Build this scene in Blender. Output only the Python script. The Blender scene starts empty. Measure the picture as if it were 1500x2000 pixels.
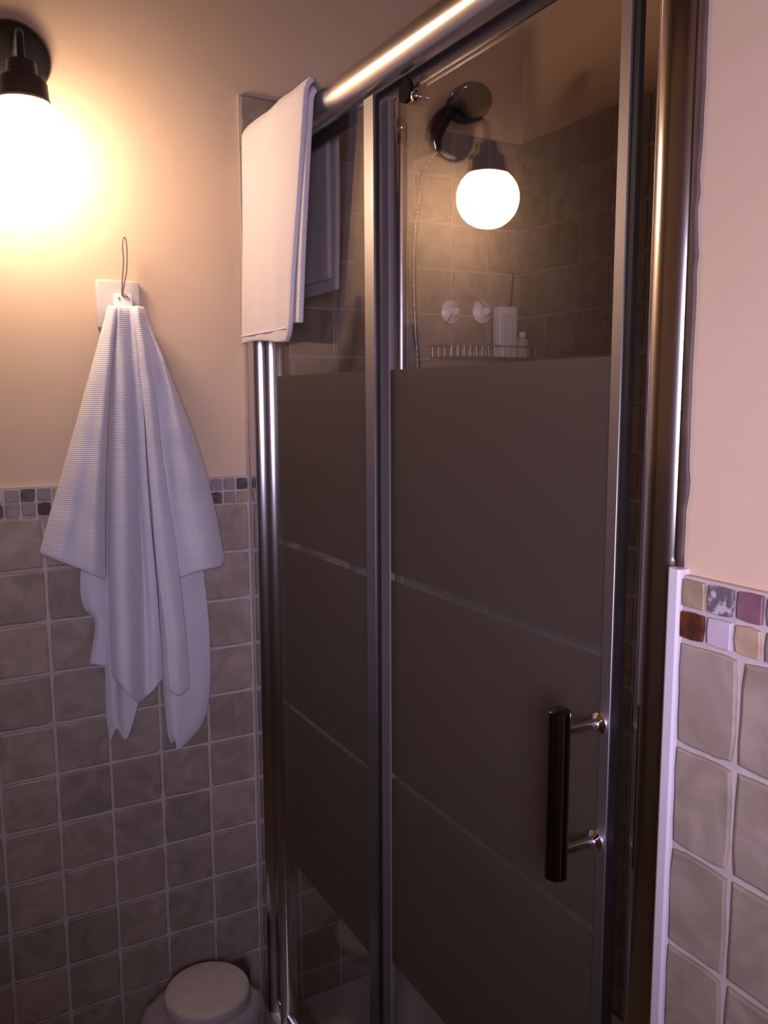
import bpy, bmesh, math, random
from mathutils import Vector, Matrix, noise

S = bpy.context.scene
COL = S.collection
random.seed(7)

# ------------------------------------------------------------------ camera
CAM = Vector((1.6858, -0.6173, 1.4400))
F = 1655.12
RIGHT = Vector((0.48860277, 0.87249695, -0.00404996))
DOWN = Vector((0.11405169, -0.06847008, -0.99111254))
FWD = Vector((-0.86501997, 0.48379842, -0.13296442))
cd = bpy.data.cameras.new('camera'); cam = bpy.data.objects.new('camera', cd); COL.objects.link(cam)
cd.sensor_fit = 'HORIZONTAL'; cd.sensor_width = 36; cd.lens = 36 * F / 1500; cd.clip_start = 0.02
M = Matrix.Identity(4)
for i in range(3):
    M[i][0] = RIGHT[i]; M[i][1] = -DOWN[i]; M[i][2] = -FWD[i]; M[i][3] = CAM[i]
cam.matrix_world = M
S.camera = cam

# ------------------------------------------------------------------ world and light
w = bpy.data.worlds.new('world'); S.world = w; w.use_nodes = True
w.node_tree.nodes['Background'].inputs[0].default_value = (0.62, 0.70, 1.0, 1)
w.node_tree.nodes['Background'].inputs[1].default_value = 0.4
LAMP_STRENGTH = 60.0
LAMP_COLOR = (1.0, 0.71, 0.49)
WIN = (-1.04, -0.46, 1.12, 1.80)           # y0, y1, z0, z1 of the window opening in the wall behind the camera
al = bpy.data.lights.new('daylight', 'AREA'); al.shape = 'RECTANGLE'; al.size = 0.48; al.size_y = 0.36
al.energy = 6.7; al.color = (0.82, 0.69, 1.0); al.spread = math.radians(80)
ao = bpy.data.objects.new('daylight', al); COL.objects.link(ao)
ao.location = (2.15, (WIN[0] + WIN[1]) / 2 - .02, (WIN[2] + WIN[3]) / 2); ao.rotation_euler = (0, math.radians(90 - 7), math.radians(-36))
S.view_settings.view_transform = 'Standard'; S.view_settings.look = 'None'
S.view_settings.gamma = 1; S.view_settings.use_curve_mapping = False; S.view_settings.exposure = 0.0


def at(u, v, x=None, y=None):
    """world point on the plane x=.. or y=.. measured from the photograph (real place, real size)"""
    d = RIGHT * ((u - 750) / F) + DOWN * ((v - 1000) / F) + FWD
    t = (x - CAM.x) / d.x if x is not None else (y - CAM.y) / d.y
    return CAM + d * t


# ------------------------------------------------------------------ materials
def new_mat(name):
    m = bpy.data.materials.new(name); m.use_nodes = True
    nt = m.node_tree
    return m, nt, nt.nodes['Principled BSDF']


def N(nt, typ, **kw):
    n = nt.nodes.new(typ)
    for k, v in kw.items():
        if hasattr(n, k): setattr(n, k, v)
        else: n.inputs[k].default_value = v
    return n


def coords(nt, scale=1.0, per_object=True):
    tc = N(nt, 'ShaderNodeTexCoord'); mp = N(nt, 'ShaderNodeMapping')
    nt.links.new(tc.outputs['Object'], mp.inputs['Vector'])
    mp.inputs['Scale'].default_value = (scale,) * 3
    if per_object:
        oi = N(nt, 'ShaderNodeObjectInfo'); mm = N(nt, 'ShaderNodeMath', operation='MULTIPLY')
        mm.inputs[1].default_value = 37.0
        nt.links.new(oi.outputs['Random'], mm.inputs[0]); nt.links.new(mm.outputs[0], mp.inputs['Location'])
    return mp


def ramp(nt, src, stops):
    r = N(nt, 'ShaderNodeValToRGB'); nt.links.new(src, r.inputs[0])
    el = r.color_ramp.elements
    while len(el) < len(stops): el.new(0.5)
    for e, (p, c) in zip(el, stops): e.position = p; e.color = (*c, 1)
    return r


def bump(nt, bsdf, src, strength, dist):
    b = N(nt, 'ShaderNodeBump'); b.inputs['Strength'].default_value = strength; b.inputs['Distance'].default_value = dist
    nt.links.new(src, b.inputs['Height']); nt.links.new(b.outputs[0], bsdf.inputs['Normal'])


def surf_mat(name, c1, c2, scale=8, rough=0.7, bstr=0.3, bdist=0.002, detail=4, bscale=None, per_object=True, metallic=0, var=0.0, lo=.3, hi=.7):
    m, nt, b = new_mat(name)
    mp = coords(nt, 1.0, per_object)
    n = N(nt, 'ShaderNodeTexNoise'); n.inputs['Scale'].default_value = scale; n.inputs['Detail'].default_value = detail
    n.inputs['Distortion'].default_value = 1.4 if 'tile' in name else 0
    nt.links.new(mp.outputs[0], n.inputs['Vector'])
    r = ramp(nt, n.outputs['Fac'], [(lo, c1), (hi, c2)])
    out = r.outputs[0]
    if var:
        oi = N(nt, 'ShaderNodeObjectInfo'); mr = N(nt, 'ShaderNodeMapRange')
        mr.inputs['To Min'].default_value = 1 - var; mr.inputs['To Max'].default_value = 1 + var
        nt.links.new(oi.outputs['Random'], mr.inputs['Value'])
        hs = N(nt, 'ShaderNodeHueSaturation'); nt.links.new(mr.outputs[0], hs.inputs['Value']); nt.links.new(out, hs.inputs['Color'])
        out = hs.outputs[0]
    nt.links.new(out, b.inputs['Base Color'])
    b.inputs['Roughness'].default_value = rough; b.inputs['Metallic'].default_value = metallic
    if bstr:
        n2 = N(nt, 'ShaderNodeTexNoise'); n2.inputs['Scale'].default_value = bscale or scale * 4; n2.inputs['Detail'].default_value = 6
        nt.links.new(mp.outputs[0], n2.inputs['Vector'])
        bump(nt, b, n2.outputs['Fac'], bstr, bdist)
    return m


paint = surf_mat('peach_paint', (.585, .435, .305), (.62, .465, .335), 3, .75, .25, .003, 3, 22, False)
ceil_m = surf_mat('brown_ceiling', (.17, .10, .06), (.22, .14, .085), 3, .8, .1, .002, 3, 30, False)  # out of view; made dark brown to cut light bounced onto the walls
grout = surf_mat('grout', (.43, .365, .35), (.50, .43, .41), 30, .9, .5, .001, 4, 120, False)
igrout = surf_mat('inner_grout', (.37, .31, .275), (.43, .36, .32), 30, .9, .5, .001, 4, 120, False)
tile_m = surf_mat('tumbled_stone_tile', (.225, .178, .140), (.345, .282, .232), 16, .5, .35, .0015, 8, 45, True, 0, .12)
floor_m = surf_mat('floor_stone', (.16, .12, .10), (.22, .17, .14), 8, .5, .2, .001, 5, 40, True, 0, .1)
trim_m = surf_mat('white_edge_trim', (.58, .54, .61), (.62, .58, .65), 10, .45, .1, .0005, 2, 60, False)
seal_m = surf_mat('brown_silicone', (.05, .03, .025), (.10, .06, .05), 20, .6, .4, .002, 3, 80, False)
black_m = surf_mat('black_glossy_metal', (.012, .011, .013), (.02, .018, .02), 10, .18, .02, .0003, 2, 50, False)
blackp_m = surf_mat('black_plastic', (.015, .013, .014), (.03, .026, .028), 10, .4, .1, .0003, 2, 50, False)
socket_m = surf_mat('brown_bakelite', (.045, .028, .022), (.06, .038, .03), 10, .4, .1, .0003, 2, 50, False)
satin = surf_mat('satin_chrome', (.72, .68, .68), (.76, .72, .72), 6, .29, .0, 0, 2, 50, False, 1)
brushed = surf_mat('brushed_stile', (.29, .27, .28), (.33, .31, .32), 6, .42, .0, 0, 2, 50, False, 1)
trackm = surf_mat('dark_track', (.045, .038, .042), (.055, .045, .05), 6, .5, .0, 0, 2, 50, False)
polish = surf_mat('polished_chrome', (.62, .58, .58), (.66, .62, .62), 6, .13, .0, 0, 2, 50, False, 1)
chrome = surf_mat('bright_chrome', (.80, .78, .80), (.82, .80, .82), 6, .06, .0, 0, 2, 50, False, 1)
gasket = surf_mat('dark_rubber_gasket', (.006, .004, .004), (.010, .007, .007), 20, .6, 0, 0, 2, 50, False)
plate_m = surf_mat('ivory_plastic', (.52, .48, .46), (.55, .51, .49), 10, .4, .05, .0003, 2, 50, False)
whitep_m = surf_mat('white_plastic', (.75, .72, .74), (.80, .77, .79), 10, .35, .05, .0003, 2, 50, False)
lid_m = surf_mat('speckled_white_lid', (.40, .35, .35), (.54, .48, .47), 260, .6, .2, .0005, 3, 260, False)
tray_m = surf_mat('white_acrylic', (.7, .68, .68), (.74, .72, .72), 4, .25, 0, 0, 2, 50, False)
wire_m = surf_mat('grey_wire', (.40, .36, .36), (.45, .41, .41), 10, .35, 0, 0, 2, 50, False, .6)
dark_liquid = surf_mat('dark_brown_gel', (.05, .03, .03), (.07, .045, .04), 10, .3, 0, 0, 2, 50, False)


def mosaic_mat(name, c1, c2, rough=.45, scale=60, lo=.35, hi=.65):
    return surf_mat(name, c1, c2, scale, rough, .4, .001, 5, 90, True, 0, .05, lo, hi)


MOS = {
    'olive': mosaic_mat('olive_stone', (.26, .20, .125), (.36, .28, .18)),
    'lilac': mosaic_mat('patterned_grey_stone', (.14, .115, .13), (.50, .44, .50), .4, 110, .5, .62),
    'plum': mosaic_mat('plum_stone', (.17, .075, .10), (.24, .12, .16), .5, 40),
    'rust': mosaic_mat('rust_glass', (.13, .04, .015), (.05, .02, .02), .10, 70),
    'white': mosaic_mat('pale_stone', (.44, .38, .43), (.50, .44, .49), .5, 30),
    'beige': mosaic_mat('beige_stone', (.38, .27, .18), (.46, .34, .24), .5, 50),
    'grey': mosaic_mat('grey_stone', (.21, .175, .18), (.27, .23, .24), .5, 40),
    'dark': mosaic_mat('dark_grey_stone', (.045, .035, .038), (.11, .09, .09), .5, 80),
    'maroon': mosaic_mat('maroon_stone', (.035, .013, .014), (.06, .025, .028), .5, 50),
}

# terry cloth
def terry(name, col, rib):
    m, nt, b = new_mat(name)
    b.inputs['Base Color'].default_value = (*col, 1); b.inputs['Roughness'].default_value = .95
    b.inputs['Sheen Weight'].default_value = .25
    mp = coords(nt, 1, False)
    wv = N(nt, 'ShaderNodeTexWave'); wv.bands_direction = 'Z'; wv.inputs['Scale'].default_value = rib
    wv.inputs['Distortion'].default_value = .6; wv.inputs['Detail'].default_value = 1; wv.inputs['Detail Scale'].default_value = 8
    nz = N(nt, 'ShaderNodeTexNoise'); nz.inputs['Scale'].default_value = 420; nz.inputs['Detail'].default_value = 3
    nt.links.new(mp.outputs[0], wv.inputs['Vector']); nt.links.new(mp.outputs[0], nz.inputs['Vector'])
    ad = N(nt, 'ShaderNodeMath', operation='ADD'); nt.links.new(wv.outputs['Fac'], ad.inputs[0]); nt.links.new(nz.outputs['Fac'], ad.inputs[1])
    bump(nt, b, ad.outputs[0], .35, .0012)
    return m


towel_m = terry('white_terry', (.62, .60, .66), 85)
towel2_m = terry('white_hand_terry', (.60, .55, .57), 110)
hem_m = terry('white_woven_hem', (.74, .69, .76), 200)

# frosted glass and clear glass
def glass_nodes(nt, tint, k=1.0, rough=.0):
    """clear pane: straight view through a slight tint + mirror reflection that grows at grazing angles"""
    lw = N(nt, 'ShaderNodeLayerWeight'); lw.inputs['Blend'].default_value = .5
    p = N(nt, 'ShaderNodeMath', operation='POWER'); nt.links.new(lw.outputs['Facing'], p.inputs[0]); p.inputs[1].default_value = 5
    mu = N(nt, 'ShaderNodeMath', operation='MULTIPLY_ADD'); nt.links.new(p.outputs[0], mu.inputs[0]); mu.inputs[1].default_value = .96 * k; mu.inputs[2].default_value = .04 * k
    tr = N(nt, 'ShaderNodeBsdfTransparent'); tr.inputs[0].default_value = (*tint, 1)
    gl = N(nt, 'ShaderNodeBsdfGlossy'); gl.inputs['Roughness'].default_value = rough
    mx = N(nt, 'ShaderNodeMixShader'); nt.links.new(mu.outputs[0], mx.inputs[0]); nt.links.new(tr.outputs[0], mx.inputs[1]); nt.links.new(gl.outputs[0], mx.inputs[2])
    return mx


def clear_glass(name, tint, k=1.0):
    m = bpy.data.materials.new(name); m.use_nodes = True; nt = m.node_tree; nt.nodes.clear()
    mx = glass_nodes(nt, tint, k); o = N(nt, 'ShaderNodeOutputMaterial'); nt.links.new(mx.outputs[0], o.inputs[0])
    return m


glass_m = clear_glass('clear_shower_glass', (.93, .91, .89), 1.15)
stripe_m = clear_glass('clear_stripe_glass', (.86, .83, .80), 1.35)
# the stripes get a small share of pale grey diffuse
nt = stripe_m.node_tree; out_ = [n for n in nt.nodes if n.type == 'OUTPUT_MATERIAL'][0]; src = out_.inputs[0].links[0].from_socket
sd_ = N(nt, 'ShaderNodeBsdfDiffuse'); sd_.inputs[0].default_value = (.42, .38, .35, 1)
sm_ = N(nt, 'ShaderNodeMixShader'); sm_.inputs[0].default_value = .12
nt.links.new(src, sm_.inputs[1]); nt.links.new(sd_.outputs[0], sm_.inputs[2]); nt.links.new(sm_.outputs[0], out_.inputs[0])
win_glass = clear_glass('window_glass', (.97, .97, .97))
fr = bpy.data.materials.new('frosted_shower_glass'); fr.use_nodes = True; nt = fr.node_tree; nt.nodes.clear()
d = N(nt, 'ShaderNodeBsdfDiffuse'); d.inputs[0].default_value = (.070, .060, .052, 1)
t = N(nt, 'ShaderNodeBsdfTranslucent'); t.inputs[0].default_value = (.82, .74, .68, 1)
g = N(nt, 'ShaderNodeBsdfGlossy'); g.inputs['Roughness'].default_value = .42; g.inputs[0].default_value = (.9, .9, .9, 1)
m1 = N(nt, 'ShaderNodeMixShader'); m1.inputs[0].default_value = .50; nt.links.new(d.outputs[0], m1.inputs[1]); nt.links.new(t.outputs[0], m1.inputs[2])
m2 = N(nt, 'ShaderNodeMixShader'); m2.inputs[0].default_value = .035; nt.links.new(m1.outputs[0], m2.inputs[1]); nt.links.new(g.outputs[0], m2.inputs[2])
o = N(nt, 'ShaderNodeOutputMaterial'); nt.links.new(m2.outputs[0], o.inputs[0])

# lamp globe: gives off light
lg = bpy.data.materials.new('lit_opal_globe'); lg.use_nodes = True; nt = lg.node_tree; nt.nodes.clear()
e = N(nt, 'ShaderNodeEmission'); e.inputs[0].default_value = (*LAMP_COLOR, 1); e.inputs[1].default_value = LAMP_STRENGTH
o = N(nt, 'ShaderNodeOutputMaterial'); nt.links.new(e.outputs[0], o.inputs[0])

# thin bin bag
bag_m = bpy.data.materials.new('thin_bag_film'); bag_m.use_nodes = True; nt = bag_m.node_tree; nt.nodes.clear()
d = N(nt, 'ShaderNodeBsdfPrincipled'); d.inputs['Base Color'].default_value = (.52, .47, .55, 1); d.inputs['Roughness'].default_value = .25
t = N(nt, 'ShaderNodeBsdfTransparent'); m1 = N(nt, 'ShaderNodeMixShader'); m1.inputs[0].default_value = .45
nt.links.new(t.outputs[0], m1.inputs[1]); nt.links.new(d.outputs[0], m1.inputs[2])
o = N(nt, 'ShaderNodeOutputMaterial'); nt.links.new(m1.outputs[0], o.inputs[0])


# ------------------------------------------------------------------ helpers
def link_mesh(name, me, mat=None, parent=None, loc=(0, 0, 0), smooth=False):
    ob = bpy.data.objects.new(name, me); COL.objects.link(ob); ob.location = loc
    if mat is not None and not me.materials:
        for mm in (mat if isinstance(mat, (list, tuple)) else [mat]): me.materials.append(mm)
    if smooth:
        for p in me.polygons: p.use_smooth = True
    if parent is not None: ob.parent = parent
    return ob


def obj(name, bm, mat, parent=None, loc=(0, 0, 0), smooth=False, angle=None):
    bmesh.ops.recalc_face_normals(bm, faces=bm.faces)
    me = bpy.data.meshes.new(name); bm.to_mesh(me); bm.free()
    ob = link_mesh(name, me, mat, parent, loc, smooth or angle is not None)
    if angle is not None:
        me.set_sharp_from_angle(angle=math.radians(angle))
    return ob


def thing(name, label, cat, loc=(0, 0, 0), rz=0, group=None):
    o = bpy.data.objects.new(name, None); COL.objects.link(o); o.location = loc; o.rotation_euler = (0, 0, rz)
    o.empty_display_size = .05
    o['label'] = label; o['category'] = cat
    if group: o['group'] = group
    return o


def tag(o, label, cat, group=None):
    o['label'] = label; o['category'] = cat
    if group: o['group'] = group
    return o


def box(bm, a, b, bevel=0, seg=1):
    g = bmesh.ops.create_cube(bm, size=1)
    vs = g['verts']
    c = [(a[i] + b[i]) / 2 for i in range(3)]; s = [abs(b[i] - a[i]) for i in range(3)]
    for v in vs: v.co = Vector((v.co.x * s[0] + c[0], v.co.y * s[1] + c[1], v.co.z * s[2] + c[2]))
    if bevel:
        es = set(e for v in vs for e in v.link_edges)
        bmesh.ops.bevel(bm, geom=list(es), offset=bevel, segments=seg, affect='EDGES', profile=.5)
    return bm


def lathe(bm, prof, seg=32, axis=Vector((0, 0, 1)), org=Vector((0, 0, 0)), closed=True):
    """prof: list of (r, h) along axis"""
    axis = Vector(axis).normalized(); a = axis.orthogonal().normalized(); b = axis.cross(a)
    rings = []
    for r, h in prof:
        if r < 1e-6: rings.append([bm.verts.new(org + axis * h)])
        else: rings.append([bm.verts.new(org + axis * h + (a * math.cos(t) + b * math.sin(t)) * r) for t in [2 * math.pi * i / seg for i in range(seg)]])
    for p, q in zip(rings, rings[1:]):
        if len(p) == 1 and len(q) == 1: continue
        for i in range(seg):
            j = (i + 1) % seg
            if len(p) == 1: bm.faces.new((p[0], q[i], q[j]))
            elif len(q) == 1: bm.faces.new((p[i], p[j], q[0]))
            else: bm.faces.new((p[i], p[j], q[j], q[i]))
    if closed:
        for r in (rings[0], rings[-1]):
            if len(r) > 1: bm.faces.new(r)
    return bm


def catmull(pts, n):
    pts = [Vector(p) for p in pts]; out = []
    P = [pts[0] * 2 - pts[1]] + pts + [pts[-1] * 2 - pts[-2]]
    for i in range(1, len(P) - 2):
        for k in range(n):
            t = k / n
            p0, p1, p2, p3 = P[i - 1:i + 3]
            out.append(.5 * ((2 * p1) + (p2 - p0) * t + (2 * p0 - 5 * p1 + 4 * p2 - p3) * t * t + (3 * p1 - p0 - 3 * p2 + p3) * t ** 3))
    out.append(pts[-1]); return out


def tube(bm, pts, r, seg=10, n=6, radii=None):
    path = catmull(pts, n) if n > 1 else [Vector(p) for p in pts]
    rings = []; prev = None
    for i, p in enumerate(path):
        tdir = (path[min(i + 1, len(path) - 1)] - path[max(i - 1, 0)]).normalized()
        if prev is None: a = tdir.orthogonal().normalized()
        else: a = (prev - tdir * prev.dot(tdir)).normalized()
        prev = a; b = tdir.cross(a)
        rr = r if radii is None else radii(i / (len(path) - 1))
        rings.append([bm.verts.new(p + (a * math.cos(t) + b * math.sin(t)) * rr) for t in [2 * math.pi * k / seg for k in range(seg)]])
    for p, q in zip(rings, rings[1:]):
        for i in range(seg): bm.faces.new((p[i], p[(i + 1) % seg], q[(i + 1) % seg], q[i]))
    bm.faces.new(rings[0]); bm.faces.new(rings[-1])
    return bm


def prism(bm, outline, z0, z1):
    """vertical extrusion of a plan outline (x, y)"""
    lo = [bm.verts.new((x, y, z0)) for x, y in outline]; hi = [bm.verts.new((x, y, z1)) for x, y in outline]
    n = len(outline)
    for i in range(n): bm.faces.new((lo[i], lo[(i + 1) % n], hi[(i + 1) % n], hi[i]))
    bm.faces.new(lo[::-1]); bm.faces.new(hi)
    return bm


# ------------------------------------------------------------------ tiles
T = 0.102


def tile_mesh(name, w, h, depth, k=4, wob=.0012, seed=0):
    """tumbled tile lying in local XY... local x = along wall, local y = out of wall, local z = up"""
    rnd = random.Random(seed); bm = bmesh.new(); pts = []
    c = [(-w / 2, -h / 2), (w / 2, -h / 2), (w / 2, h / 2), (-w / 2, h / 2)]
    for i in range(4):
        a, b = c[i], c[(i + 1) % 4]
        for j in range(k):
            t = j / k
            x = a[0] + (b[0] - a[0]) * t; z = a[1] + (b[1] - a[1]) * t
            q = wob * (1.1 if j == 0 else 1)
            x += rnd.uniform(-q, q) - (math.copysign(wob * 1.2, x) if j == 0 else 0)
            z += rnd.uniform(-q, q) - (math.copysign(wob * 1.2, z) if j == 0 else 0)
            pts.append((x, z))
    n = len(pts)
    base = [bm.verts.new((x, 0, z)) for x, z in pts]
    mid = [bm.verts.new((x, depth - .0014, z)) for x, z in pts]
    e = min(w, h) * .03
    top = [bm.verts.new((x - math.copysign(min(e, abs(x)), x), depth + rnd.uniform(-.0004, 0), z - math.copysign(min(e, abs(z)), z))) for x, z in pts]
    for A, Bq in ((base, mid), (mid, top)):
        for i in range(n): bm.faces.new((A[i], A[(i + 1) % n], Bq[(i + 1) % n], Bq[i]))
    bm.faces.new(top)
    bmesh.ops.recalc_face_normals(bm, faces=bm.faces)
    me = bpy.data.meshes.new(name); bm.to_mesh(me); bm.free(); return me


GAP = .0062
TM = [tile_mesh('tile', T - GAP, T - GAP, .0045, 4, .0009, i) for i in range(8)]
for m_ in TM: m_.materials.append(tile_m)
MM = {}
def mosaic_mesh(pitch, kind, var):
    key = (round(pitch, 4), kind, var)
    if key not in MM:
        me = tile_mesh('mosaic_tile', pitch - .0042, pitch - .0042, .0045, 2, .0007, hash((var, 3)) % 97); me.materials.append(MOS[kind]); MM[key] = me
    return MM[key]


def wall_tiles(parent, origin, along, normal, cols, rows, name='tile', meshes=TM):
    """origin: world point of the top corner on the grout face; cols/rows: ranges; tiles hang from origin"""
    along = Vector(along); normal = Vector(normal)
    rm = Matrix((along, normal, Vector((0, 0, 1)))).transposed()
    if rm.determinant() < 0:
        along = -along; flip = -1
        rm = Matrix((along, normal, Vector((0, 0, 1)))).transposed()
    else: flip = 1
    rnd = random.Random(len(COL.objects))
    for c in cols:
        for r in rows:
            o = bpy.data.objects.new(name, rnd.choice(meshes)); COL.objects.link(o); o.parent = parent
            p = Vector(origin) + along * flip * (c + .5) * T - Vector((0, 0, (r + .5) * T))
            o.matrix_local = Matrix.Translation(p) @ (rm @ Matrix.Rotation(rnd.uniform(-.006, .006), 3, 'Y')).to_4x4() @ Matrix.Diagonal((1, 1, 1, 1))


def stuff_tiles(parent, origin, along, normal, cols, rows, name='tile_field'):
    along = Vector(along); normal = Vector(normal); bm = bmesh.new()
    for c in cols:
        for r in rows:
            o = Vector(origin) + along * (c + .5) * T - Vector((0, 0, (r + .5) * T)); h = (T - GAP) / 2; e = h - .003
            up = Vector((0, 0, 1))
            lo = [bm.verts.new(o + along * a * h + up * b * h) for a, b in ((-1, -1), (1, -1), (1, 1), (-1, 1))]
            hi = [bm.verts.new(o + normal * .0045 + along * a * e + up * b * e) for a, b in ((-1, -1), (1, -1), (1, 1), (-1, 1))]
            for i in range(4): bm.faces.new((lo[i], lo[(i + 1) % 4], hi[(i + 1) % 4], hi[i]))
            bm.faces.new(hi)
    ob = obj(name, bm, tile_m, parent); ob['kind'] = 'stuff'; return ob


def struct(name, bm, mat, parent=None):
    o = obj(name, bm, mat, parent)
    if parent is None: o['kind'] = 'structure'
    return o


# ------------------------------------------------------------------ the room
ZT = 1.224           # top of the big dado tiles
ROOM_X, ROOM_Y, ROOM_Z = 1.96, -1.90, 2.50
DEPTH = 0.705        # shower alcove depth
SW = 1.150           # shower alcove width
TOPZ = ZT + 8 * T    # top of tiles in the shower = 2.04

wl = struct('wall_left', box(bmesh.new(), (-.15, ROOM_Y, 0), (-.012, DEPTH + .1, ROOM_Z)), paint)
obj('grout_bed', box(bmesh.new(), (-.012, ROOM_Y, 0), (-.0038, 0, ZT + .056)), grout, wl)
obj('shower_grout_bed', box(bmesh.new(), (-.012, 0, 0), (-.0038, DEPTH, TOPZ)), igrout, wl)
wall_tiles(wl, (-.0040, 0, ZT), (0, -1, 0), (1, 0, 0), range(0, 10), range(0, 12))
stuff_tiles(wl, (-.0040, 0, ZT), (0, -1, 0), (1, 0, 0), range(10, 18), range(0, 12))
wall_tiles(wl, (-.0040, 0, TOPZ), (0, 1, 0), (1, 0, 0), range(0, 7), range(0, 7))
stuff_tiles(wl, (-.0040, 0, TOPZ), (0, 1, 0), (1, 0, 0), range(0, 7), range(7, 20))
# the row of mosaic on the left dado
LP = .0278
top_row = {0: 'dark', 1: 'grey', 2: 'grey', 3: 'white', 4: 'beige', 12: 'olive', 13: 'olive', 14: 'grey', 15: 'dark', 16: 'grey', 17: 'white'}
bot_row = {0: 'olive', 1: 'grey', 2: 'dark', 3: 'grey', 12: 'rust', 13: 'beige', 14: 'maroon', 15: 'grey', 16: 'grey', 17: 'dark'}
kinds = ['grey', 'beige', 'olive', 'white', 'dark', 'lilac', 'plum', 'maroon', 'rust']
rnd = random.Random(5)
RML = Matrix(((0, 1, 0), (-1, 0, 0), (0, 0, 1)))       # local y -> +x, local x -> -y
for k in range(36):
    for r in (0, 1):
        kind = (top_row if r == 0 else bot_row).get(k) or rnd.choice(kinds)
        o = bpy.data.objects.new('mosaic_tile', mosaic_mesh(LP, kind, (k * 3 + r) % 4)); COL.objects.link(o); o.parent = wl
        o.matrix_local = Matrix.Translation((-.0040, -(k + .5) * LP, ZT + (1.5 - r) * LP - .001)) @ RML.to_4x4()

wb = struct('wall_back', box(bmesh.new(), (-.012, DEPTH + .012, 0), (SW + .15, DEPTH + .15, ROOM_Z)), paint)
obj('grout_bed', box(bmesh.new(), (-.012, DEPTH + .0038, 0), (SW, DEPTH + .012, TOPZ)), igrout, wb)
wall_tiles(wb, (0, DEPTH + .0040, TOPZ), (1, 0, 0), (0, -1, 0), range(0, 11), range(0, 20))

wr = struct('wall_right', box(bmesh.new(), (1.1375, .011, 0), (ROOM_X, DEPTH + .012, ROOM_Z)), paint)
ZR = ZT - .0085
obj('grout_bed', box(bmesh.new(), (SW - .002, .0038, 0), (ROOM_X, .0112, ZR + .0605)), grout, wr)
# edge trim: the white profile closing the tiled edge
tb = bmesh.new()
prism(tb, [(1.1315, .0), (1.1345, -.0020), (1.1440, -.0022), (1.1465, .0), (1.1465, .013), (1.1315, .013)], 0, ZR + .0655)
obj('edge_trim', tb, trim_m, wr)
# ragged brown silicone bead up the painted edge
sb = bmesh.new(); rnd = random.Random(3); prev = None; n = 90
for i in range(n + 1):
    z = ZR + .066 + (ROOM_Z - ZR - .066) * i / n
    wv = .0022 * noise.noise(Vector((0, 0, z * 9))) + .0012 * noise.noise(Vector((3, 0, z * 37)))
    if rnd.random() < .07: wv += .0018
    ring = [sb.verts.new(q) for q in ((1.1300, .020, z), (1.1318, .0085, z), (1.1385 + wv, .0085, z), (1.1405 + wv, .0113, z), (1.1385, .020, z))]
    if prev:
        for a in range(5): sb.faces.new((prev[a], prev[(a + 1) % 5], ring[(a + 1) % 5], ring[a]))
    else: sb.faces.new(ring)
    prev = ring
sb.faces.new(prev)
obj('silicone_bead', sb, seal_m, wr, smooth=True)
# first column of cut tiles, then whole ones
cutw = 1.215 - 1.148
CUT = [tile_mesh('tile', cutw - .004, T - GAP, .0045, 4, .0009, 20 + i) for i in range(4)]
for m_ in CUT: m_.materials.append(tile_m)
RMR = Matrix(((1, 0, 0), (0, -1, 0), (0, 0, 1)))
rnd = random.Random(11)
def right_tile(me, x, z, name='tile'):
    o = bpy.data.objects.new(name, me); COL.objects.link(o); o.parent = wr
    rot = Matrix.Rotation(math.pi, 3, 'Z')
    o.matrix_local = Matrix.Translation((x, .0040, z)) @ (rot @ Matrix.Rotation(rnd.uniform(-.008, .008), 3, 'Y')).to_4x4()
for r in range(12):
    right_tile(rnd.choice(CUT), 1.148 + cutw / 2 - .001, ZR - (r + .5) * T)
for c in range(6):
    for r in range(12):
        right_tile(rnd.choice(TM), 1.215 + (c + .5) * T, ZR - (r + .5) * T)
stuff_tiles(wr, (1.215, .0040, ZR), (1, 0, 0), (0, -1, 0), range(6, 7), range(0, 12))
RP = .0301
rt = ['olive', 'lilac', 'plum', 'grey', 'beige', 'white', 'dark', 'rust']
rb = ['rust', 'white', 'beige', 'grey', 'plum', 'olive', 'lilac', 'beige']
for k in range(24):
    for r, row in ((0, rt), (1, rb)):
        kind = row[k % 8] if k < 8 else rnd.choice(kinds)
        right_tile(mosaic_mesh(RP, kind, (k + r) % 4), 1.1455 + (k + .5) * RP, ZR + (1.5 - r) * RP, 'mosaic_tile')

# inner side wall of the alcove (behind the corner column) is the thickness of wall_right
wf = struct('wall_front', box(bmesh.new(), (-.15, ROOM_Y - .12, 0), (ROOM_X + .15, ROOM_Y, ROOM_Z)), paint)
bm = bmesh.new()
y0, y1, z0, z1 = WIN
box(bm, (ROOM_X, ROOM_Y, 0), (ROOM_X + .12, y0, ROOM_Z)); box(bm, (ROOM_X, y1, 0), (ROOM_X + .12, DEPTH, ROOM_Z))
box(bm, (ROOM_X, y0, 0), (ROOM_X + .12, y1, z0)); box(bm, (ROOM_X, y0, z1), (ROOM_X + .12, y1, ROOM_Z))
wfar = struct('wall_far', bm, paint)
obj('added_dado', box(bmesh.new(), (0, ROOM_Y, 0), (ROOM_X, ROOM_Y + .012, ZT)), tile_m, wf)  # out of view, added so the wall bounces less light
obj('added_dado', box(bmesh.new(), (ROOM_X - .012, ROOM_Y + .02, 0), (ROOM_X, 0, 1.20)), tile_m, wfar)  # likewise added out of view to lower the bounce light
wn = bpy.data.objects.new('window_1', None); COL.objects.link(wn); wn['kind'] = 'structure'
bm = bmesh.new(); f_ = .03
box(bm, (ROOM_X + .03, y0, z0), (ROOM_X + .07, y0 + f_, z1)); box(bm, (ROOM_X + .03, y1 - f_, z0), (ROOM_X + .07, y1, z1))
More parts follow.
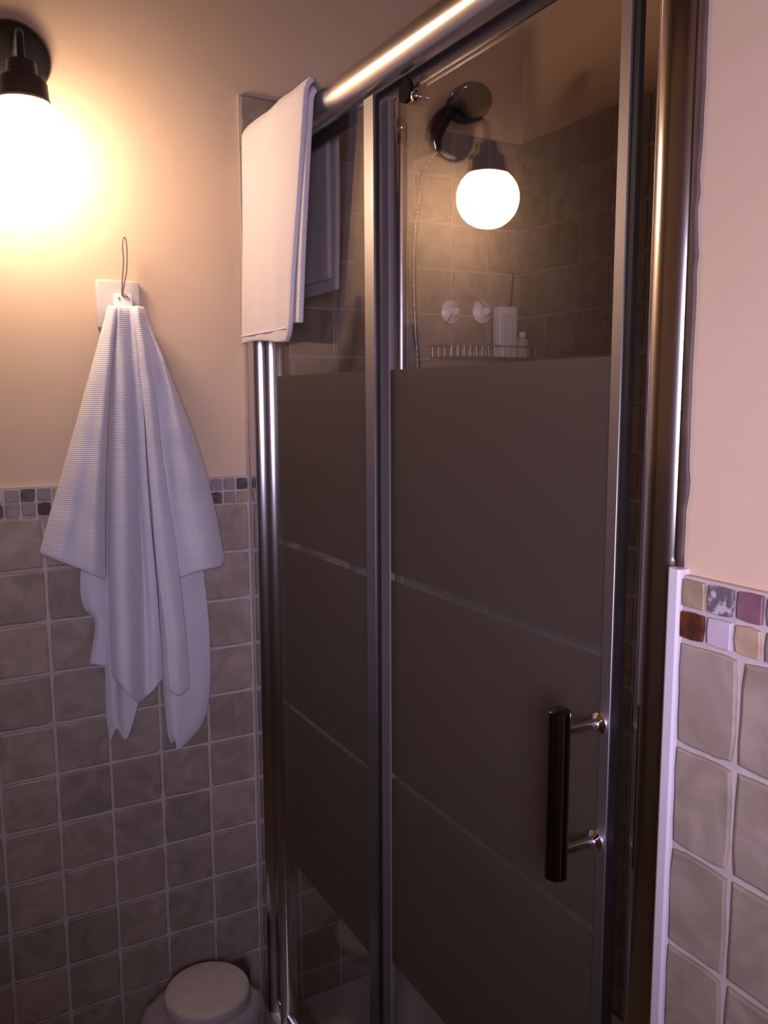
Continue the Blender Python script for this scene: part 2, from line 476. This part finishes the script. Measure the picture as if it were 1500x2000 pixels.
box(bm, (ROOM_X + .03, y0 + f_, z0), (ROOM_X + .07, y1 - f_, z0 + f_)); box(bm, (ROOM_X + .03, y0 + f_, z1 - f_), (ROOM_X + .07, y1 - f_, z1))
obj('window_frame', bm, whitep_m, wn)
obj('pane', box(bmesh.new(), (ROOM_X + .047, y0 + f_, z0 + f_), (ROOM_X + .052, y1 - f_, z1 - f_)), win_glass, wn)
struct('floor', box(bmesh.new(), (-.15, ROOM_Y - .12, -.1), (ROOM_X + .15, DEPTH + .15, 0)), floor_m)
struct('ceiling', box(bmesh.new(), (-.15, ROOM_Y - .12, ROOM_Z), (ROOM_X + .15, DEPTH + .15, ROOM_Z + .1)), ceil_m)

# ------------------------------------------------------------------ shower enclosure
sh = thing('shower_enclosure', 'sliding shower door with frosted striped glass in satin chrome frame', 'shower', (.57, .03, 0))
OFF = Vector((-.57, -.03, 0))
def part(name, bm, mat, parent=sh, **kw):
    base = Vector((0, 0, 0)); p = parent
    while p is not None: base += p.location; p = p.parent
    bmesh.ops.translate(bm, vec=-base, verts=bm.verts)
    return obj(name, bm, mat, parent, **kw)

# acrylic tray with a raised lip and a drain
bm = bmesh.new(); box(bm, (.002, .012, 0), (1.126, DEPTH - .004, .045), .006, 2)
box(bm, (.002, .005, .0), (1.126, .075, .075), .01, 3)
tr = part('shower_tray', bm, tray_m, angle=40)
# curved head rail
prof = []
RC = Vector((0, .030, 1.9235)); RR = .0262
for i in range(28):
    a = 2 * math.pi * i / 28
    prof.append((RC.y + RR * math.cos(a), RC.z + RR * math.sin(a)))
bm = bmesh.new()
A = [bm.verts.new((.003, y, z)) for y, z in prof]; Bv = [bm.verts.new((1.10, y, z)) for y, z in prof]
for i in range(28): bm.faces.new((A[i], A[(i + 1) % 28], Bv[(i + 1) % 28], Bv[i]))
bm.faces.new(A); bm.faces.new(Bv)
part('head_rail', bm, satin, angle=40)
bm = bmesh.new(); box(bm, (.004, .060, 1.890), (1.09, .066, 1.930), .001); box(bm, (.004, .028, 1.905), (1.09, .066, 1.912))
part('roller_track', bm, trackm)
bm = bmesh.new(); box(bm, (.034, .020, .075), (1.07, .066, .098), .003, 2)
part('sill_rail', bm, satin, angle=40)


def ribbed(cs, r, z0, z1, bm):
    for cx, cy in cs: prism(bm, [(cx + r * math.cos(2 * math.pi * i / 20), cy + r * math.sin(2 * math.pi * i / 20)) for i in range(20)], z0, z1)
def bulge(p, q, h, n=6):
    p, q = Vector((*p, 0)), Vector((*q, 0)); d = q - p; nn = Vector((d.y, -d.x, 0)).normalized(); out = []
    for i in range(n + 1):
        t = i / n; r_ = p + d * t + nn * h * 4 * t * (1 - t); out.append((r_.x, r_.y))
    return out
outl = [(.0005, .0035), (.042, .0010)] + bulge((.0455, .0035), (.0530, .0225), .0012) + [(.0590, .0235), (.0880, .0110)] + bulge((.0940, .0085), (.1010, .0265), .0012) + [(.1010, .047), (.0005, .047)]  # second bulge is added, shaped as the post's reflection in the glass
bm = prism(bmesh.new(), outl, .076, 1.903)
post_m = surf_mat('satin_post', (.62, .60, .64), (.66, .64, .68), 6, .16, .0, 0, 2, 50, False, 1)
part('wall_post', bm, post_m, angle=25)

# corner column, a big round front with a flat back
cx, cy, cr = 1.099, .0405, .031
out = [(cx + cr * math.cos(a), cy + cr * math.sin(a)) for a in [math.radians(180 + 5 * i) for i in range(0, 39)]]
out = [(x, y) for x, y in out if x < 1.1285] + [(1.1285, .070), (1.070, .070)]
bm = prism(bmesh.new(), out, .002, 1.952)
part('corner_column', bm, surf_mat('column_chrome', (.62, .57, .56), (.66, .61, .60), 6, .16, .0, 0, 2, 50, False, 1), angle=25)

# the panes: clear at the top, frosted below with clear stripes, clear again at the foot
ZB = [(.100, .476), (.476, .812), (.812, .821), (.821, 1.149), (1.149, 1.161), (1.161, 1.484), (1.484, 1.893)]
ZK = [0, 1, 2, 1, 2, 1, 0]
def pane(name, x0, x1, yc, parent):
    bm = bmesh.new(); th = .003; zs = [ZB[0][0]] + [b for a, b in ZB]
    L = [[bm.verts.new((x, y, z)) for x, y in ((x0, yc - th), (x1, yc - th), (x1, yc + th), (x0, yc + th))] for z in zs]
    for i, (p, q) in enumerate(zip(L, L[1:])):
        for k in range(4):
            f = bm.faces.new((p[k], p[(k + 1) % 4], q[(k + 1) % 4], q[k])); f.material_index = ZK[i] if k != 2 else 0     # etched on the room side only
    bm.faces.new(L[0][::-1]); bm.faces.new(L[-1])
    return part(name, bm, [glass_m, fr, stripe_m], parent)
pane('fixed_pane', .096, .480, .030, sh)
bm = bmesh.new(); box(bm, (.478, .025, .10), (.509, .036, 1.892), .0006)
st = part('pane_stile', bm, brushed, angle=40)
bm = bmesh.new(); box(bm, (.509, .0285, .10), (.5115, .0340, 1.890)); part('gasket', bm, gasket)

sd = bpy.data.objects.new('sliding_door', None); COL.objects.link(sd); sd.parent = sh; sd.location = (.76 - .57, .052 - .03, 0)
pane('glass_pane', .505, 1.002, .052, sd)
sd['label'] = 'frosted sliding panel with chrome pull handle, stands a little open at the column'
bm = bmesh.new(); box(bm, (.476, .0465, .10), (.517, .0575, 1.888), .0006)
part('left_stile', bm, surf_mat('grey_stile', (.17, .15, .15), (.19, .165, .165), 6, .38, 0, 0, 2, 50, False), sd, angle=40)
bm = bmesh.new(); box(bm, (.999, .0465, .10), (1.0145, .0575, 1.888), .0006)
part('right_stile', bm, surf_mat('right_brushed', (.36, .33, .34), (.40, .37, .38), 6, .5, 0, 0, 2, 50, False, 1), sd, angle=40)
bm = bmesh.new(); box(bm, (1.0145, .0485, .10), (1.0240, .0555, 1.888)); part('gasket', bm, gasket, sd)
# pull handle
bm = bmesh.new(); lathe(bm, [(.010, 0), (.0128, .002), (.0128, .196), (.0105, .198), (.004, .199)], 28, (0, 0, 1), Vector((1.000, -.014, .903)))
hn = part('pull_handle', bm, surf_mat('dark_chrome', (.13, .10, .10), (.15, .12, .12), 6, .16, 0, 0, 2, 50, False, 1), sd, angle=40)
for z in (1.072, .930):
    bm = bmesh.new(); lathe(bm, [(.0125, 0), (.0125, .004), (.0065, .008), (.0058, .050), (.0062, .054)], 24, (0, -1, 0), Vector((.998, .049, z)))
    part('handle_post', bm, chrome, sd, angle=40)
matte_black = surf_mat('matte_black_rubber', (.008, .006, .006), (.012, .009, .009), 10, .9, 0, 0, 2, 50, False)
matte_black.node_tree.nodes['Principled BSDF'].inputs['Specular IOR Level'].default_value = .1
# rollers on top of the sliding panel
for x in (.575, .955):
    bm = bmesh.new(); lathe(bm, [(.010, 0), (.0165, .001), (.0165, .007), (.010, .008)], 24, (0, -1, 0), Vector((x, .047, 1.879)))
    ro = part('roller', bm, matte_black, sd, angle=40)
    bm = bmesh.new(); lathe(bm, [(.0075, 0), (.0075, .004), (.004, .0065), (0, .007)], 20, (0, -1, 0), Vector((x + .018, .048, 1.868)))
    part('roller_knob', bm, chrome, sd, angle=40)

# ------------------------------------------------------------------ wall lamp
lamp = thing('wall_lamp', 'lit wall lamp with white globe under black round plate', 'lamp', (-.012, -.410, 2.035))
def lpart(name, bm, mat, **kw):
    bmesh.ops.translate(bm, vec=-lamp.location, verts=bm.verts); return obj(name, bm, mat, lamp, **kw)
X = Vector((1, 0, 0))
lpart('wall_plate', lathe(bmesh.new(), [(.0600, 0), (.0615, .003), (.0615, .009), (.058, .014), (.046, .0195), (.028, .0225), (0, .0235)], 48, X, Vector((-.0118, -.410, 2.035))), black_m, angle=50)
gx, gy, gz = .122, -.4155, 1.875
bm = tube(bmesh.new(), [(.010, -.410, 2.035), (.05, -.411, 2.040), (.095, -.413, 2.040), (.118, -.415, 2.022), (gx, gy, 1.990), (gx, gy, 1.975)], .0062, 12, 6)
lpart('swan_arm', bm, blackp_m, smooth=True)
bm = lathe(bmesh.new(), [(.0, 1.986), (.019, 1.986), (.0225, 1.984), (.0245, 1.967), (.026, 1.963), (.036, 1.958), (.0385, 1.952), (.0405, 1.928), (.0425, 1.925), (.0425, 1.921), (.030, 1.921)], 40, (0, 0, 1), Vector((gx, gy, 0)))
lpart('lamp_socket', bm, socket_m, angle=50)
pr = [(.034, 1.9225), (.0365, 1.9205), (.0355, 1.9170)]
R_ = .0640
for i in range(1, 25):
    a = math.radians(33 + (180 - 33) * i / 24)
    pr.append((max(R_ * math.sin(a), 0), gz - .004 + R_ * math.cos(a)))
pr[-1] = (0, gz - .004 - R_)
bm = lathe(bmesh.new(), pr, 48, (0, 0, 1), Vector((gx, gy, 0)))
lpart('lamp_globe', bm, lg, smooth=True)

# ------------------------------------------------------------------ towel hook on the wall
hk = thing('towel_hook', 'ivory wall plate with white hook and thin wire loop', 'hook', (-.012, -.250, 1.62))
def hpart(name, bm, mat, **kw):
    bmesh.ops.translate(bm, vec=-hk.location, verts=bm.verts); return obj(name, bm, mat, hk, **kw)
hpart('back_plate', box(bmesh.new(), (-.0118, -.291, 1.572), (.004, -.210, 1.664), .005, 3), plate_m, angle=40)
bm = bmesh.new(); box(bm, (.004, -.262, 1.598), (.022, -.229, 1.638), .004, 2); tube(bm, [(.010, -.246, 1.606), (.028, -.246, 1.594), (.036, -.246, 1.592), (.041, -.246, 1.594), (.044, -.246, 1.598)], .0075, 12, 4)
bmesh.ops.translate(bm, vec=(0, 0, .0), verts=bm.verts)
hpart('hook_body', bm, whitep_m, angle=40)
for y in (-.2545, -.2365):
    bm = lathe(bmesh.new(), [(.0026, 0), (.0026, .0015), (0, .002)], 12, X, Vector((.022, y, 1.628))); hpart('screw', bm, wire_m)
P_ = [at(u, v, x=.024) for u, v in ((238, 577), (239, 545), (241, 510), (239, 480), (241, 464), (246, 470), (248, 500), (247, 530), (243, 552), (240, 577), (250, 579))]
hpart('wire_loop', tube(bmesh.new(), P_, .0013, 8, 6), surf_mat('dull_wire', (.16, .14, .14), (.20, .17, .17), 10, .4, 0, 0, 2, 50, False, .5), smooth=True)

# ------------------------------------------------------------------ hanging bath towel
def sheet(bm, ribs, nt=40, ns=5, seed=0, over=False):
    """ribs: each a list of (u, v, x) top->bottom; resampled and lofted into one cloth surface"""
    cols = []
    for rib in ribs:
        pts = []
        if over:
            u, v, x = rib[0]; rib = [(u, v + 10, .010), (u, v - 2, .022), (u, v - 4, (x + .022) / 2 + .004)] + [(u, v + 3, x)] + list(rib[1:])
        for u, v, x in rib: p = at(u, v, x=x); pts.append(p)
        pts = catmull(pts, 12)
        L = [0]
        for a, b in zip(pts, pts[1:]): L.append(L[-1] + (b - a).length)
        res = []; j = 0
        for i in range(nt + 1):
            s = L[-1] * i / nt
            while j < len(L) - 2 and L[j + 1] < s: j += 1
            t = (s - L[j]) / max(L[j + 1] - L[j], 1e-9); res.append(pts[j].lerp(pts[j + 1], min(t, 1)))
        cols.append(res)
    grid = []
    for i in range(nt + 1):
        grid.append(catmull([c[i] for c in cols], ns))
    V = [[bm.verts.new(p + Vector((.003 * noise.noise(p * 22 + Vector((seed, 0, 0))), 0, 0))) for p in row] for row in grid]
    for a, b in zip(V, V[1:]):
        for i in range(len(a) - 1): bm.faces.new((a[i], a[i + 1], b[i + 1], b[i]))


bm = bmesh.new()
T0 = 604
# back layers first
sheet(bm, [[(215, 625, .012), (208, 900, .018), (206, 1150, .022), (206, 1380, .024), (217, 1452, .026)],
           [(225, 620, .020), (222, 900, .030), (222, 1150, .036), (222, 1360, .040), (229, 1424, .040)],
           [(235, 620, .014), (236, 900, .018), (240, 1150, .024), (240, 1370, .028), (248, 1446, .030)],
           [(250, 620, .014), (255, 900, .018), (262, 1150, .022), (268, 1300, .024), (274, 1366, .026)]], seed=1)
sheet(bm, [[(262, 620, .014), (285, 900, .020), (308, 1150, .026), (318, 1330, .028), (328, 1440, .030), (336, 1455, .030)],
           [(268, 620, .024), (300, 900, .040), (330, 1150, .046), (338, 1330, .050), (342, 1438, .046), (343, 1450, .044)],
           [(275, 620, .020), (320, 900, .030), (352, 1150, .036), (362, 1330, .044), (358, 1430, .044), (346, 1467, .040)],
           [(280, 620, .016), (340, 900, .022), (378, 1140, .026), (392, 1300, .032), (386, 1400, .036), (360, 1456, .036)],
           [(284, 620, .012), (350, 900, .014), (398, 1120, .016), (411, 1290, .020), (404, 1390, .024), (385, 1428, .026)]], seed=2)
# small flap behind the left wing
sheet(bm, [[(205, 900, .016), (170, 1060, .020), (156, 1130, .022), (162, 1185, .022), (186, 1215, .022), (175, 1296, .020)],
           [(212, 900, .024), (190, 1060, .032), (180, 1130, .034), (184, 1185, .034), (196, 1220, .032), (190, 1299, .030)],
           [(220, 900, .020), (214, 1060, .022), (212, 1130, .024), (212, 1185, .024), (213, 1225, .024), (212, 1303, .024)]], seed=3)
# centre folds
sheet(bm, [[(222, T0, .040), (214, 780, .040), (211, 960, .038), (212, 1130, .040), (216, 1240, .042), (219, 1322, .044)],
           [(230, T0, .056), (226, 780, .062), (226, 960, .064), (228, 1130, .066), (232, 1240, .066), (236, 1340, .064)],
           [(238, T0, .054), (242, 780, .070), (244, 960, .072), (246, 1130, .072), (250, 1240, .070), (254, 1360, .066)],
           [(246, T0, .052), (255, 780, .056), (262, 960, .052), (266, 1130, .052), (268, 1240, .052), (270, 1374, .050)],
           [(254, T0, .050), (262, 780, .046), (271, 960, .034), (280, 1130, .030), (283, 1240, .030), (286, 1362, .032)],
           [(262, T0, .055), (270, 780, .056), (279, 960, .046), (292, 1130, .044), (300, 1240, .044), (304, 1345, .044)],
           [(270, T0, .052), (280, 780, .058), (290, 960, .050), (305, 1130, .044), (313, 1240, .040), (318, 1328, .036)]], seed=4, over=True)
# left wing
sheet(bm, [[(208, 610, .030), (170, 750, .026), (128, 900, .028), (92, 1020, .030), (76, 1082, .030)],
           [(212, T0, .046), (183, 750, .056), (152, 900, .062), (128, 1020, .064), (112, 1096, .064)],
           [(217, T0, .054), (196, 750, .066), (175, 900, .066), (158, 1020, .062), (150, 1110, .060)],
           [(222, T0, .058), (206, 750, .072), (192, 900, .078), (184, 1020, .080), (180, 1123, .078)],
           [(228, T0, .056), (214, 750, .064), (207, 900, .060), (205, 1020, .056), (206, 1134, .052)]], seed=5, over=True)
# right wing
sheet(bm, [[(264, T0, .058), (284, 740, .058), (300, 880, .050), (320, 1010, .046), (352, 1130, .044)],
           [(270, T0, .062), (300, 740, .068), (316, 860, .044), (338, 1010, .050), (366, 1124, .054)],
           [(276, 605, .058), (316, 725, .058), (330, 850, .060), (358, 1000, .066), (384, 1118, .068)],
           [(281, 607, .050), (322, 720, .072), (352, 850, .074), (382, 990, .072), (408, 1112, .070)],
           [(285, 610, .040), (330, 730, .056), (372, 850, .056), (406, 980, .052), (430, 1107, .050)],
           [(286, 614, .026), (334, 740, .034), (378, 850, .034), (414, 970, .032), (438, 1092, .030)]], seed=6, over=True)
# a bright fold down the right of the centre
sheet(bm, [[(262, 606, .060), (276, 740, .068), (290, 900, .062), (304, 1080, .060), (322, 1230, .058), (330, 1350, .052)],
           [(268, 605, .070), (288, 740, .078), (304, 900, .074), (322, 1080, .070), (342, 1230, .066), (350, 1360, .058)],
           [(275, 606, .064), (298, 740, .070), (318, 900, .064), (345, 1080, .058), (362, 1230, .054), (372, 1345, .048)]], seed=7, over=True)
ctr = Vector((0, -.246, 1.60))
bmesh.ops.translate(bm, vec=-ctr, verts=bm.verts)
bt = obj('bath_towel', bm, towel_m, None, ctr, smooth=True)
tag(bt, 'white bath towel hanging in long folds from the wall hook', 'towel')
sm = bt.modifiers.new('thick', 'SOLIDIFY'); sm.thickness = .0035; sm.offset = 0
ss = bt.modifiers.new('sub', 'SUBSURF'); ss.levels = 1; ss.render_levels = 1

# ------------------------------------------------------------------ hand towel over the rail
def drape(bm, y_f, y_b, ztop, zf, zb, xl, xr, th, seed, nlen=72, nx=16, hz=.036):
    """folded towel over the rail. xl/xr: functions of s (0 front hem, 1 back hem)"""
    rr = (y_b - y_f) / 2; yc = (y_b + y_f) / 2; zc = ztop - hz
    Lf = zc - zf; La = math.pi * (rr + hz) / 2; Lb = zc - zb; L = Lf + La + Lb
    rows = []
    for i in range(nlen + 1):
        d = L * i / nlen
        if d < Lf: p = Vector((0, y_f, zf + d)); nrm = Vector((0, -1, 0))
        elif d < Lf + La:
            a = math.pi - math.pi * (d - Lf) / La; p = Vector((0, yc + rr * math.cos(a), zc + hz * math.sin(a))); nrm = Vector((0, math.cos(a) * hz, math.sin(a) * rr)).normalized()
        else: p = Vector((0, y_b, zc - (d - Lf - La))); nrm = Vector((0, 1, 0))
        s = i / nlen; row = []
        for k in range(nx + 1):
            t = k / nx; x = xl(s) + (xr(s) - xl(s)) * t
            q = p.copy(); q.x = x
            hang = max(0, 1 - min(1, (q.z - min(zf, zb)) / .38))
            q += nrm * (.0035 * noise.noise(Vector((x * 14 + seed, s * 2, 1))) * (1 + 2 * hang))
            if s < .1: q.z += .004 * math.sin(t * 5 + seed) * (1 - s / .1) - .004 * t
            row.append(q)
        rows.append((row, nrm))
    A = [[bm.verts.new(q + nr * th / 2) for q in row] for row, nr in rows]
    B = [[bm.verts.new(q - nr * th / 2) for q in row] for row, nr in rows]
    for Z, fl in ((A, False), (B, True)):
        for a, b in zip(Z, Z[1:]):
            for i in range(nx):
                f = (a[i], a[i + 1], b[i + 1], b[i]); bm.faces.new(f[::-1] if fl else f)
    def strip(P, Q):
        for i in range(len(P) - 1): bm.faces.new((P[i], P[i + 1], Q[i + 1], Q[i]))
    strip(A[0], B[0]); strip(A[-1], B[-1]); strip([r[0] for r in A], [r[0] for r in B]); strip([r[-1] for r in A], [r[-1] for r in B])


ht = thing('hand_towel', 'pinkish white folded towel draped over chrome rail of the shower', 'towel', (.2, .03, 1.955))
def lerp(a, b): return lambda s: a + (b - a) * min(s / .5, 1)
bm = bmesh.new()
def xr_out(s):
    if s <= .5: return .285 + (.372 - .285) * s / .5 - .018 * max(0, 1 - s / .035) ** 2
    return .372 - .132 * min((s - .5) / .10, 1) - .012 * (s - .5)
drape(bm, -.020, .098, 1.9670, 1.548, 1.640, lambda s: .040 + (.075 - .040) * min(s / .5, 1), xr_out, .009, 0)
bmesh.ops.translate(bm, vec=-ht.location, verts=bm.verts)
o1 = obj('outer_fold', bm, towel2_m, ht, smooth=True)
bm = bmesh.new()
drape(bm, -.0095, .0835, 1.9560, 1.572, 1.66, lambda s: .050 + .02 * s, lambda s: .312 + (.368 - .312) * s / .5 if s <= .5 else .368 - .136 * min((s - .5) / .10, 1), .010, 4)
bmesh.ops.translate(bm, vec=-ht.location, verts=bm.verts)
o2 = obj('inner_fold', bm, towel2_m, ht, smooth=True)
for o in (o1, o2):
    bv = o.modifiers.new('b', 'BEVEL'); bv.width = .003; bv.segments = 2; bv.limit_method = 'ANGLE'; bv.angle_limit = math.radians(60)
# woven hem band near the front edge
bm = bmesh.new(); box(bm, (.046, -.0262, 1.562), (.276, -.0248, 1.5645), .0004); bmesh.ops.translate(bm, vec=-ht.location, verts=bm.verts)
obj('hem', bm, hem_m, ht)

# ------------------------------------------------------------------ bin
BX, BY, BZ = .128, -.163, .256
bn = thing('waste_bin', 'small round bin with pale lid and plastic bag folded over its rim', 'bin', (BX, BY, 0))
O0 = Vector((0, 0, 0))
obj('bin_body', lathe(bmesh.new(), [(.0, .0), (.066, 0), (.069, .004), (.077, .215), (.079, .222), (.074, .222)], 40, (0, 0, 1)), plate_m, bn, angle=40)
obj('lid', lathe(bmesh.new(), [(.076, .2225), (.085, .2250), (.0862, .228), (.0852, .247), (.083, .2515), (.078, .2535), (.05, .2555), (0, .2560)], 48, (0, 0, 1)), lid_m, bn, angle=50)
bm = bmesh.new(); box(bm, (-.052, .060, .196), (-.012, .098, .252), .006, 2); obj('lid_hinge', bm, blackp_m, bn, angle=40)
# bag: crumpled skirt
bm = bmesh.new(); rings = []
for i in range(9):
    t = i / 8; ring = []
    for k in range(72):
        a = 2 * math.pi * k / 72
        flare = .050 * max(0, math.cos(a - math.radians(-78))) ** 1.5 + .030 * max(0, math.cos(a - math.radians(50))) ** 3
        r = .0795 + (.010 + flare) * math.sin(min(t * 1.4, 1) * math.pi / 2) + .014 * t * noise.noise(Vector((math.cos(a) * 5, math.sin(a) * 5, t * 3))) + .008 * t * noise.noise(Vector((math.cos(a) * 14, math.sin(a) * 14, t * 6))) + .004 * t * math.sin(a * 13 + 3 * noise.noise(Vector((a, 0, 0))))
        z = .2260 + .014 * math.sin(t * math.pi) * (1 + .8 * flare / .025) - .095 * t ** 1.3 + .012 * t * noise.noise(Vector((math.cos(a) * 3, math.sin(a) * 3, 5)))
        ring.append(bm.verts.new((max(r * math.cos(a), -BX + .006), r * math.sin(a), z)))
    rings.append(ring)
for p, q in zip(rings, rings[1:]):
    for k in range(72): bm.faces.new((p[k], p[(k + 1) % 72], q[(k + 1) % 72], q[k]))
obj('bin_bag', bm, bag_m, bn, smooth=True)

# ------------------------------------------------------------------ inside the shower
rs = thing('shower_riser', 'chrome vertical shower pipe on the tiled wall behind the glass', 'pipe', (.045, .346, 1.10))
def rpart(name, bm, mat, **kw):
    bmesh.ops.translate(bm, vec=-rs.location, verts=bm.verts); return obj(name, bm, mat, rs, **kw)
rpart('pipe', lathe(bmesh.new(), [(.0, 1.0), (.0145, 1.0), (.0145, 2.16), (0, 2.16)], 28, (0, 0, 1), Vector((.045, .346, 0))), satin, angle=40)
rpart('pipe_bracket', lathe(bmesh.new(), [(.016, 0), (.016, .003), (.008, .006), (.008, .045)], 20, X, Vector((.0005, .346, 2.13))), chrome, angle=40)
rpart('pipe_bracket', lathe(bmesh.new(), [(.016, 0), (.016, .003), (.008, .006), (.008, .045)], 20, X, Vector((.0005, .346, 1.06))), chrome, angle=40)
rpart('slider', lathe(bmesh.new(), [(.0148, 1.975), (.0175, 1.977), (.0185, 1.990), (.0172, 1.996), (.0185, 2.000), (.0185, 2.022), (.0175, 2.026), (.0148, 2.030)], 28, (0, 0, 1), Vector((.045, .346, 0))), polish, angle=40)
rpart('slider_knob', lathe(bmesh.new(), [(.004, 0), (.008, .002), (.008, .010), (.004, .012)], 16, (.86, -.5, 0), Vector((.060, .338, 2.008))), chrome, angle=40)
rpart('mixer_body', lathe(bmesh.new(), [(.0, 0), (.022, .003), (.024, .01), (.024, .29), (.022, .297), (0, .30)], 28, (0, 1, 0), Vector((.060, .205, .985))), chrome, angle=40)

hs = thing('shower_handset', 'chrome round handset with ribbed hose held on tiled wall', 'shower head', (.1, .41, 1.95))
def spart(name, bm, mat, **kw):
    bmesh.ops.translate(bm, vec=-hs.location, verts=bm.verts); return obj(name, bm, mat, hs, **kw)
dchrome = surf_mat('dark_reflection_chrome', (.10, .09, .095), (.12, .11, .115), 6, .10, 0, 0, 2, 50, False, .9)  # plain chrome; the dark it mirrors is put into the base colour
hl = at(852, 298, x=.115); hm = at(848, 262, x=.112); hh = at(872, 222, x=.122); hc = at(915, 198, x=.150)
bm = tube(bmesh.new(), [hl, hm, hh, hc], .014, 18, 8, radii=lambda t: .0115 + .008 * math.sin(min(1, t * 1.3) * math.pi * .9))
spart('handle', bm, dchrome, smooth=True)
nrm = Vector((.42, -.12, -.62)).normalized()
bm = lathe(bmesh.new(), [(0, -.020), (.026, -.018), (.042, -.010), (.0485, .0), (.0495, .004), (.047, .008), (.038, .0125), (.022, .0165), (0, .018)], 40, nrm, hc + nrm * .004)
spart('shower_face', bm, dchrome, angle=50)
wbk = at(850, 285, x=.0)
bm = tube(bmesh.new(), [Vector((.001, hl.y + .012, 1.968)), Vector((.05, hl.y + .012, 1.968)), Vector((.100, hl.y + .006, 1.962))], .007, 16, 4)
spart('wall_holder', bm, dchrome, smooth=True)
# hose: a metal spiral hose, ribs modelled by a pulsing radius
hp = [hl, at(838, 316, x=.112), at(825, 345, x=.105), at(817, 400, x=.10), at(809, 470, x=.095), at(808, 560, x=.090), at(811, 640, x=.088), at(815, 725, x=.086),
      at(806, 850, x=.082), at(790, 1000, x=.080), at(779, 1128, x=.080), at(782, 1300, x=.082), at(812, 1440, x=.085), at(868, 1440, x=.085), at(915, 1330, x=.080), at(950, 1187, x=.078), Vector((.075, .50, 1.01)), Vector((.060, .46, .99)), Vector((.060, .42, .985)), Vector((.060, .49, .985))]
hp = hp[:-1]
path = catmull(hp, 14)
Ls = [0]
for a, b in zip(path, path[1:]): Ls.append(Ls[-1] + (b - a).length)
tot = Ls[-1]; n = int(tot / .0012); pp = []; j = 0
for i in range(n + 1):
    s = tot * i / n
    while j < len(Ls) - 2 and Ls[j + 1] < s: j += 1
    pp.append(path[j].lerp(path[j + 1], min(1, (s - Ls[j]) / max(Ls[j + 1] - Ls[j], 1e-9))))
cnt = [0]
def hr(t): 
    k = round(t * n) % 4
    return (.0050, .0064, .0068, .0064)[k]
bm = tube(bmesh.new(), pp, .006, 8, 1, radii=hr)
spart('hose', bm, surf_mat('hose_chrome', (.42, .38, .38), (.46, .42, .42), 6, .2, 0, 0, 2, 50, False, 1), smooth=True)

# wire basket hanging from two suction cups
SX = .004
bk = thing('shower_basket', 'wire soap basket hung from two white suction cups on tiles', 'basket', (.004, .57, 1.56))
def bpart(name, bm, mat, **kw):
    bmesh.ops.translate(bm, vec=-bk.location, verts=bm.verts); return obj(name, bm, mat, bk, **kw)
c1, c2 = at(885, 608, x=.012), at(946, 608, x=.012)
for c in (c1, c2):
    bpart('suction_cup', lathe(bmesh.new(), [(.0265, 0), (.0265, .002), (.017, .007), (.012, .012), (.0115, .020), (.008, .024), (0, .0245)], 28, X, Vector((.0008, c.y, c.z))), whitep_m, angle=40)
ya, yb = .440, .690; zt, zb_ = 1.558, 1.532; xa, xb = .012, .092
bm = bmesh.new()
for z, s in ((zt, 0), (zb_, .004)):
    ring = [(xa, ya + s, z), (xb, ya + s, z), (xb, yb - s, z), (xa, yb - s, z), (xa, ya + s, z)]
    for a, b in zip(ring, ring[1:]): tube(bm, [a, b], .0018, 6, 1)
for k in range(15):
    y = ya + .008 + (yb - ya - .016) * k / 14
    tube(bm, [(xa, y, zt), (xa, y, zb_)], .0011, 5, 1); tube(bm, [(xb, y, zt), (xb, y, zb_)], .0011, 5, 1); tube(bm, [(xa, y, zb_), (xb, y, zb_)], .0011, 5, 1)
bpart('wire_tray', bm, wire_m)
bm = bmesh.new()
mid = (c1 + c2) / 2
tube(bm, [Vector((.012, ya + .02, zt)), Vector((.016, ya + .03, zt + .03)), Vector((.022, c1.y, c1.z + .004)), Vector((.022, mid.y - .012, mid.z + .030)), Vector((.022, mid.y + .012, mid.z + .030)), Vector((.022, c2.y, c2.z + .004)), Vector((.016, yb - .03, zt + .03)), Vector((.012, yb - .02, zt))], .0015, 6, 5)
bpart('hanging_wire', bm, wire_m, smooth=True)
# things in the basket
sp = thing('soap_packet', 'white ribbed packet standing in the wire basket', 'packet', (.050, .626, zb_ + .0015))
bm = bmesh.new(); box(bm, (-.014, -.026, 0), (.014, .026, .118), .004, 2)
obj('packet_body', bm, whitep_m, sp, angle=40)
bm = bmesh.new()
for k in range(6): box(bm, (.0135, -.020 + k * .0075, .03), (.0152, -.017 + k * .0075, .10))
obj('packet_rib', bm, plate_m, sp)
bt2 = thing('small_bottle', 'small pale bottle beside the packet in the basket', 'bottle', (.062, .668, zb_ + .0015))
obj('bottle_body', lathe(bmesh.new(), [(0, 0), (.013, 0), (.0145, .003), (.0145, .040), (.011, .046), (.007, .048), (0, .048)], 24, (0, 0, 1)), plate_m, bt2, angle=40)
obj('bottle_cap', lathe(bmesh.new(), [(.008, .048), (.0085, .050), (.0085, .060), (0, .061)], 20, (0, 0, 1)), whitep_m, bt2, angle=40)
rz = thing('back_brush', 'thin dark stick brush leaning behind the packet in basket', 'brush', (.030, .658, zb_ + .0015))
obj('stick', tube(bmesh.new(), [(0, -.008, .004), (-.004, .000, .09), (-.012, .016, .20)], .0026, 8, 4), dark_liquid, rz, smooth=True)
obj('bristle_head', box(bmesh.new(), (-.006, -.016, .0), (.006, -.003, .020), .003, 2), blackp_m, rz, angle=40)
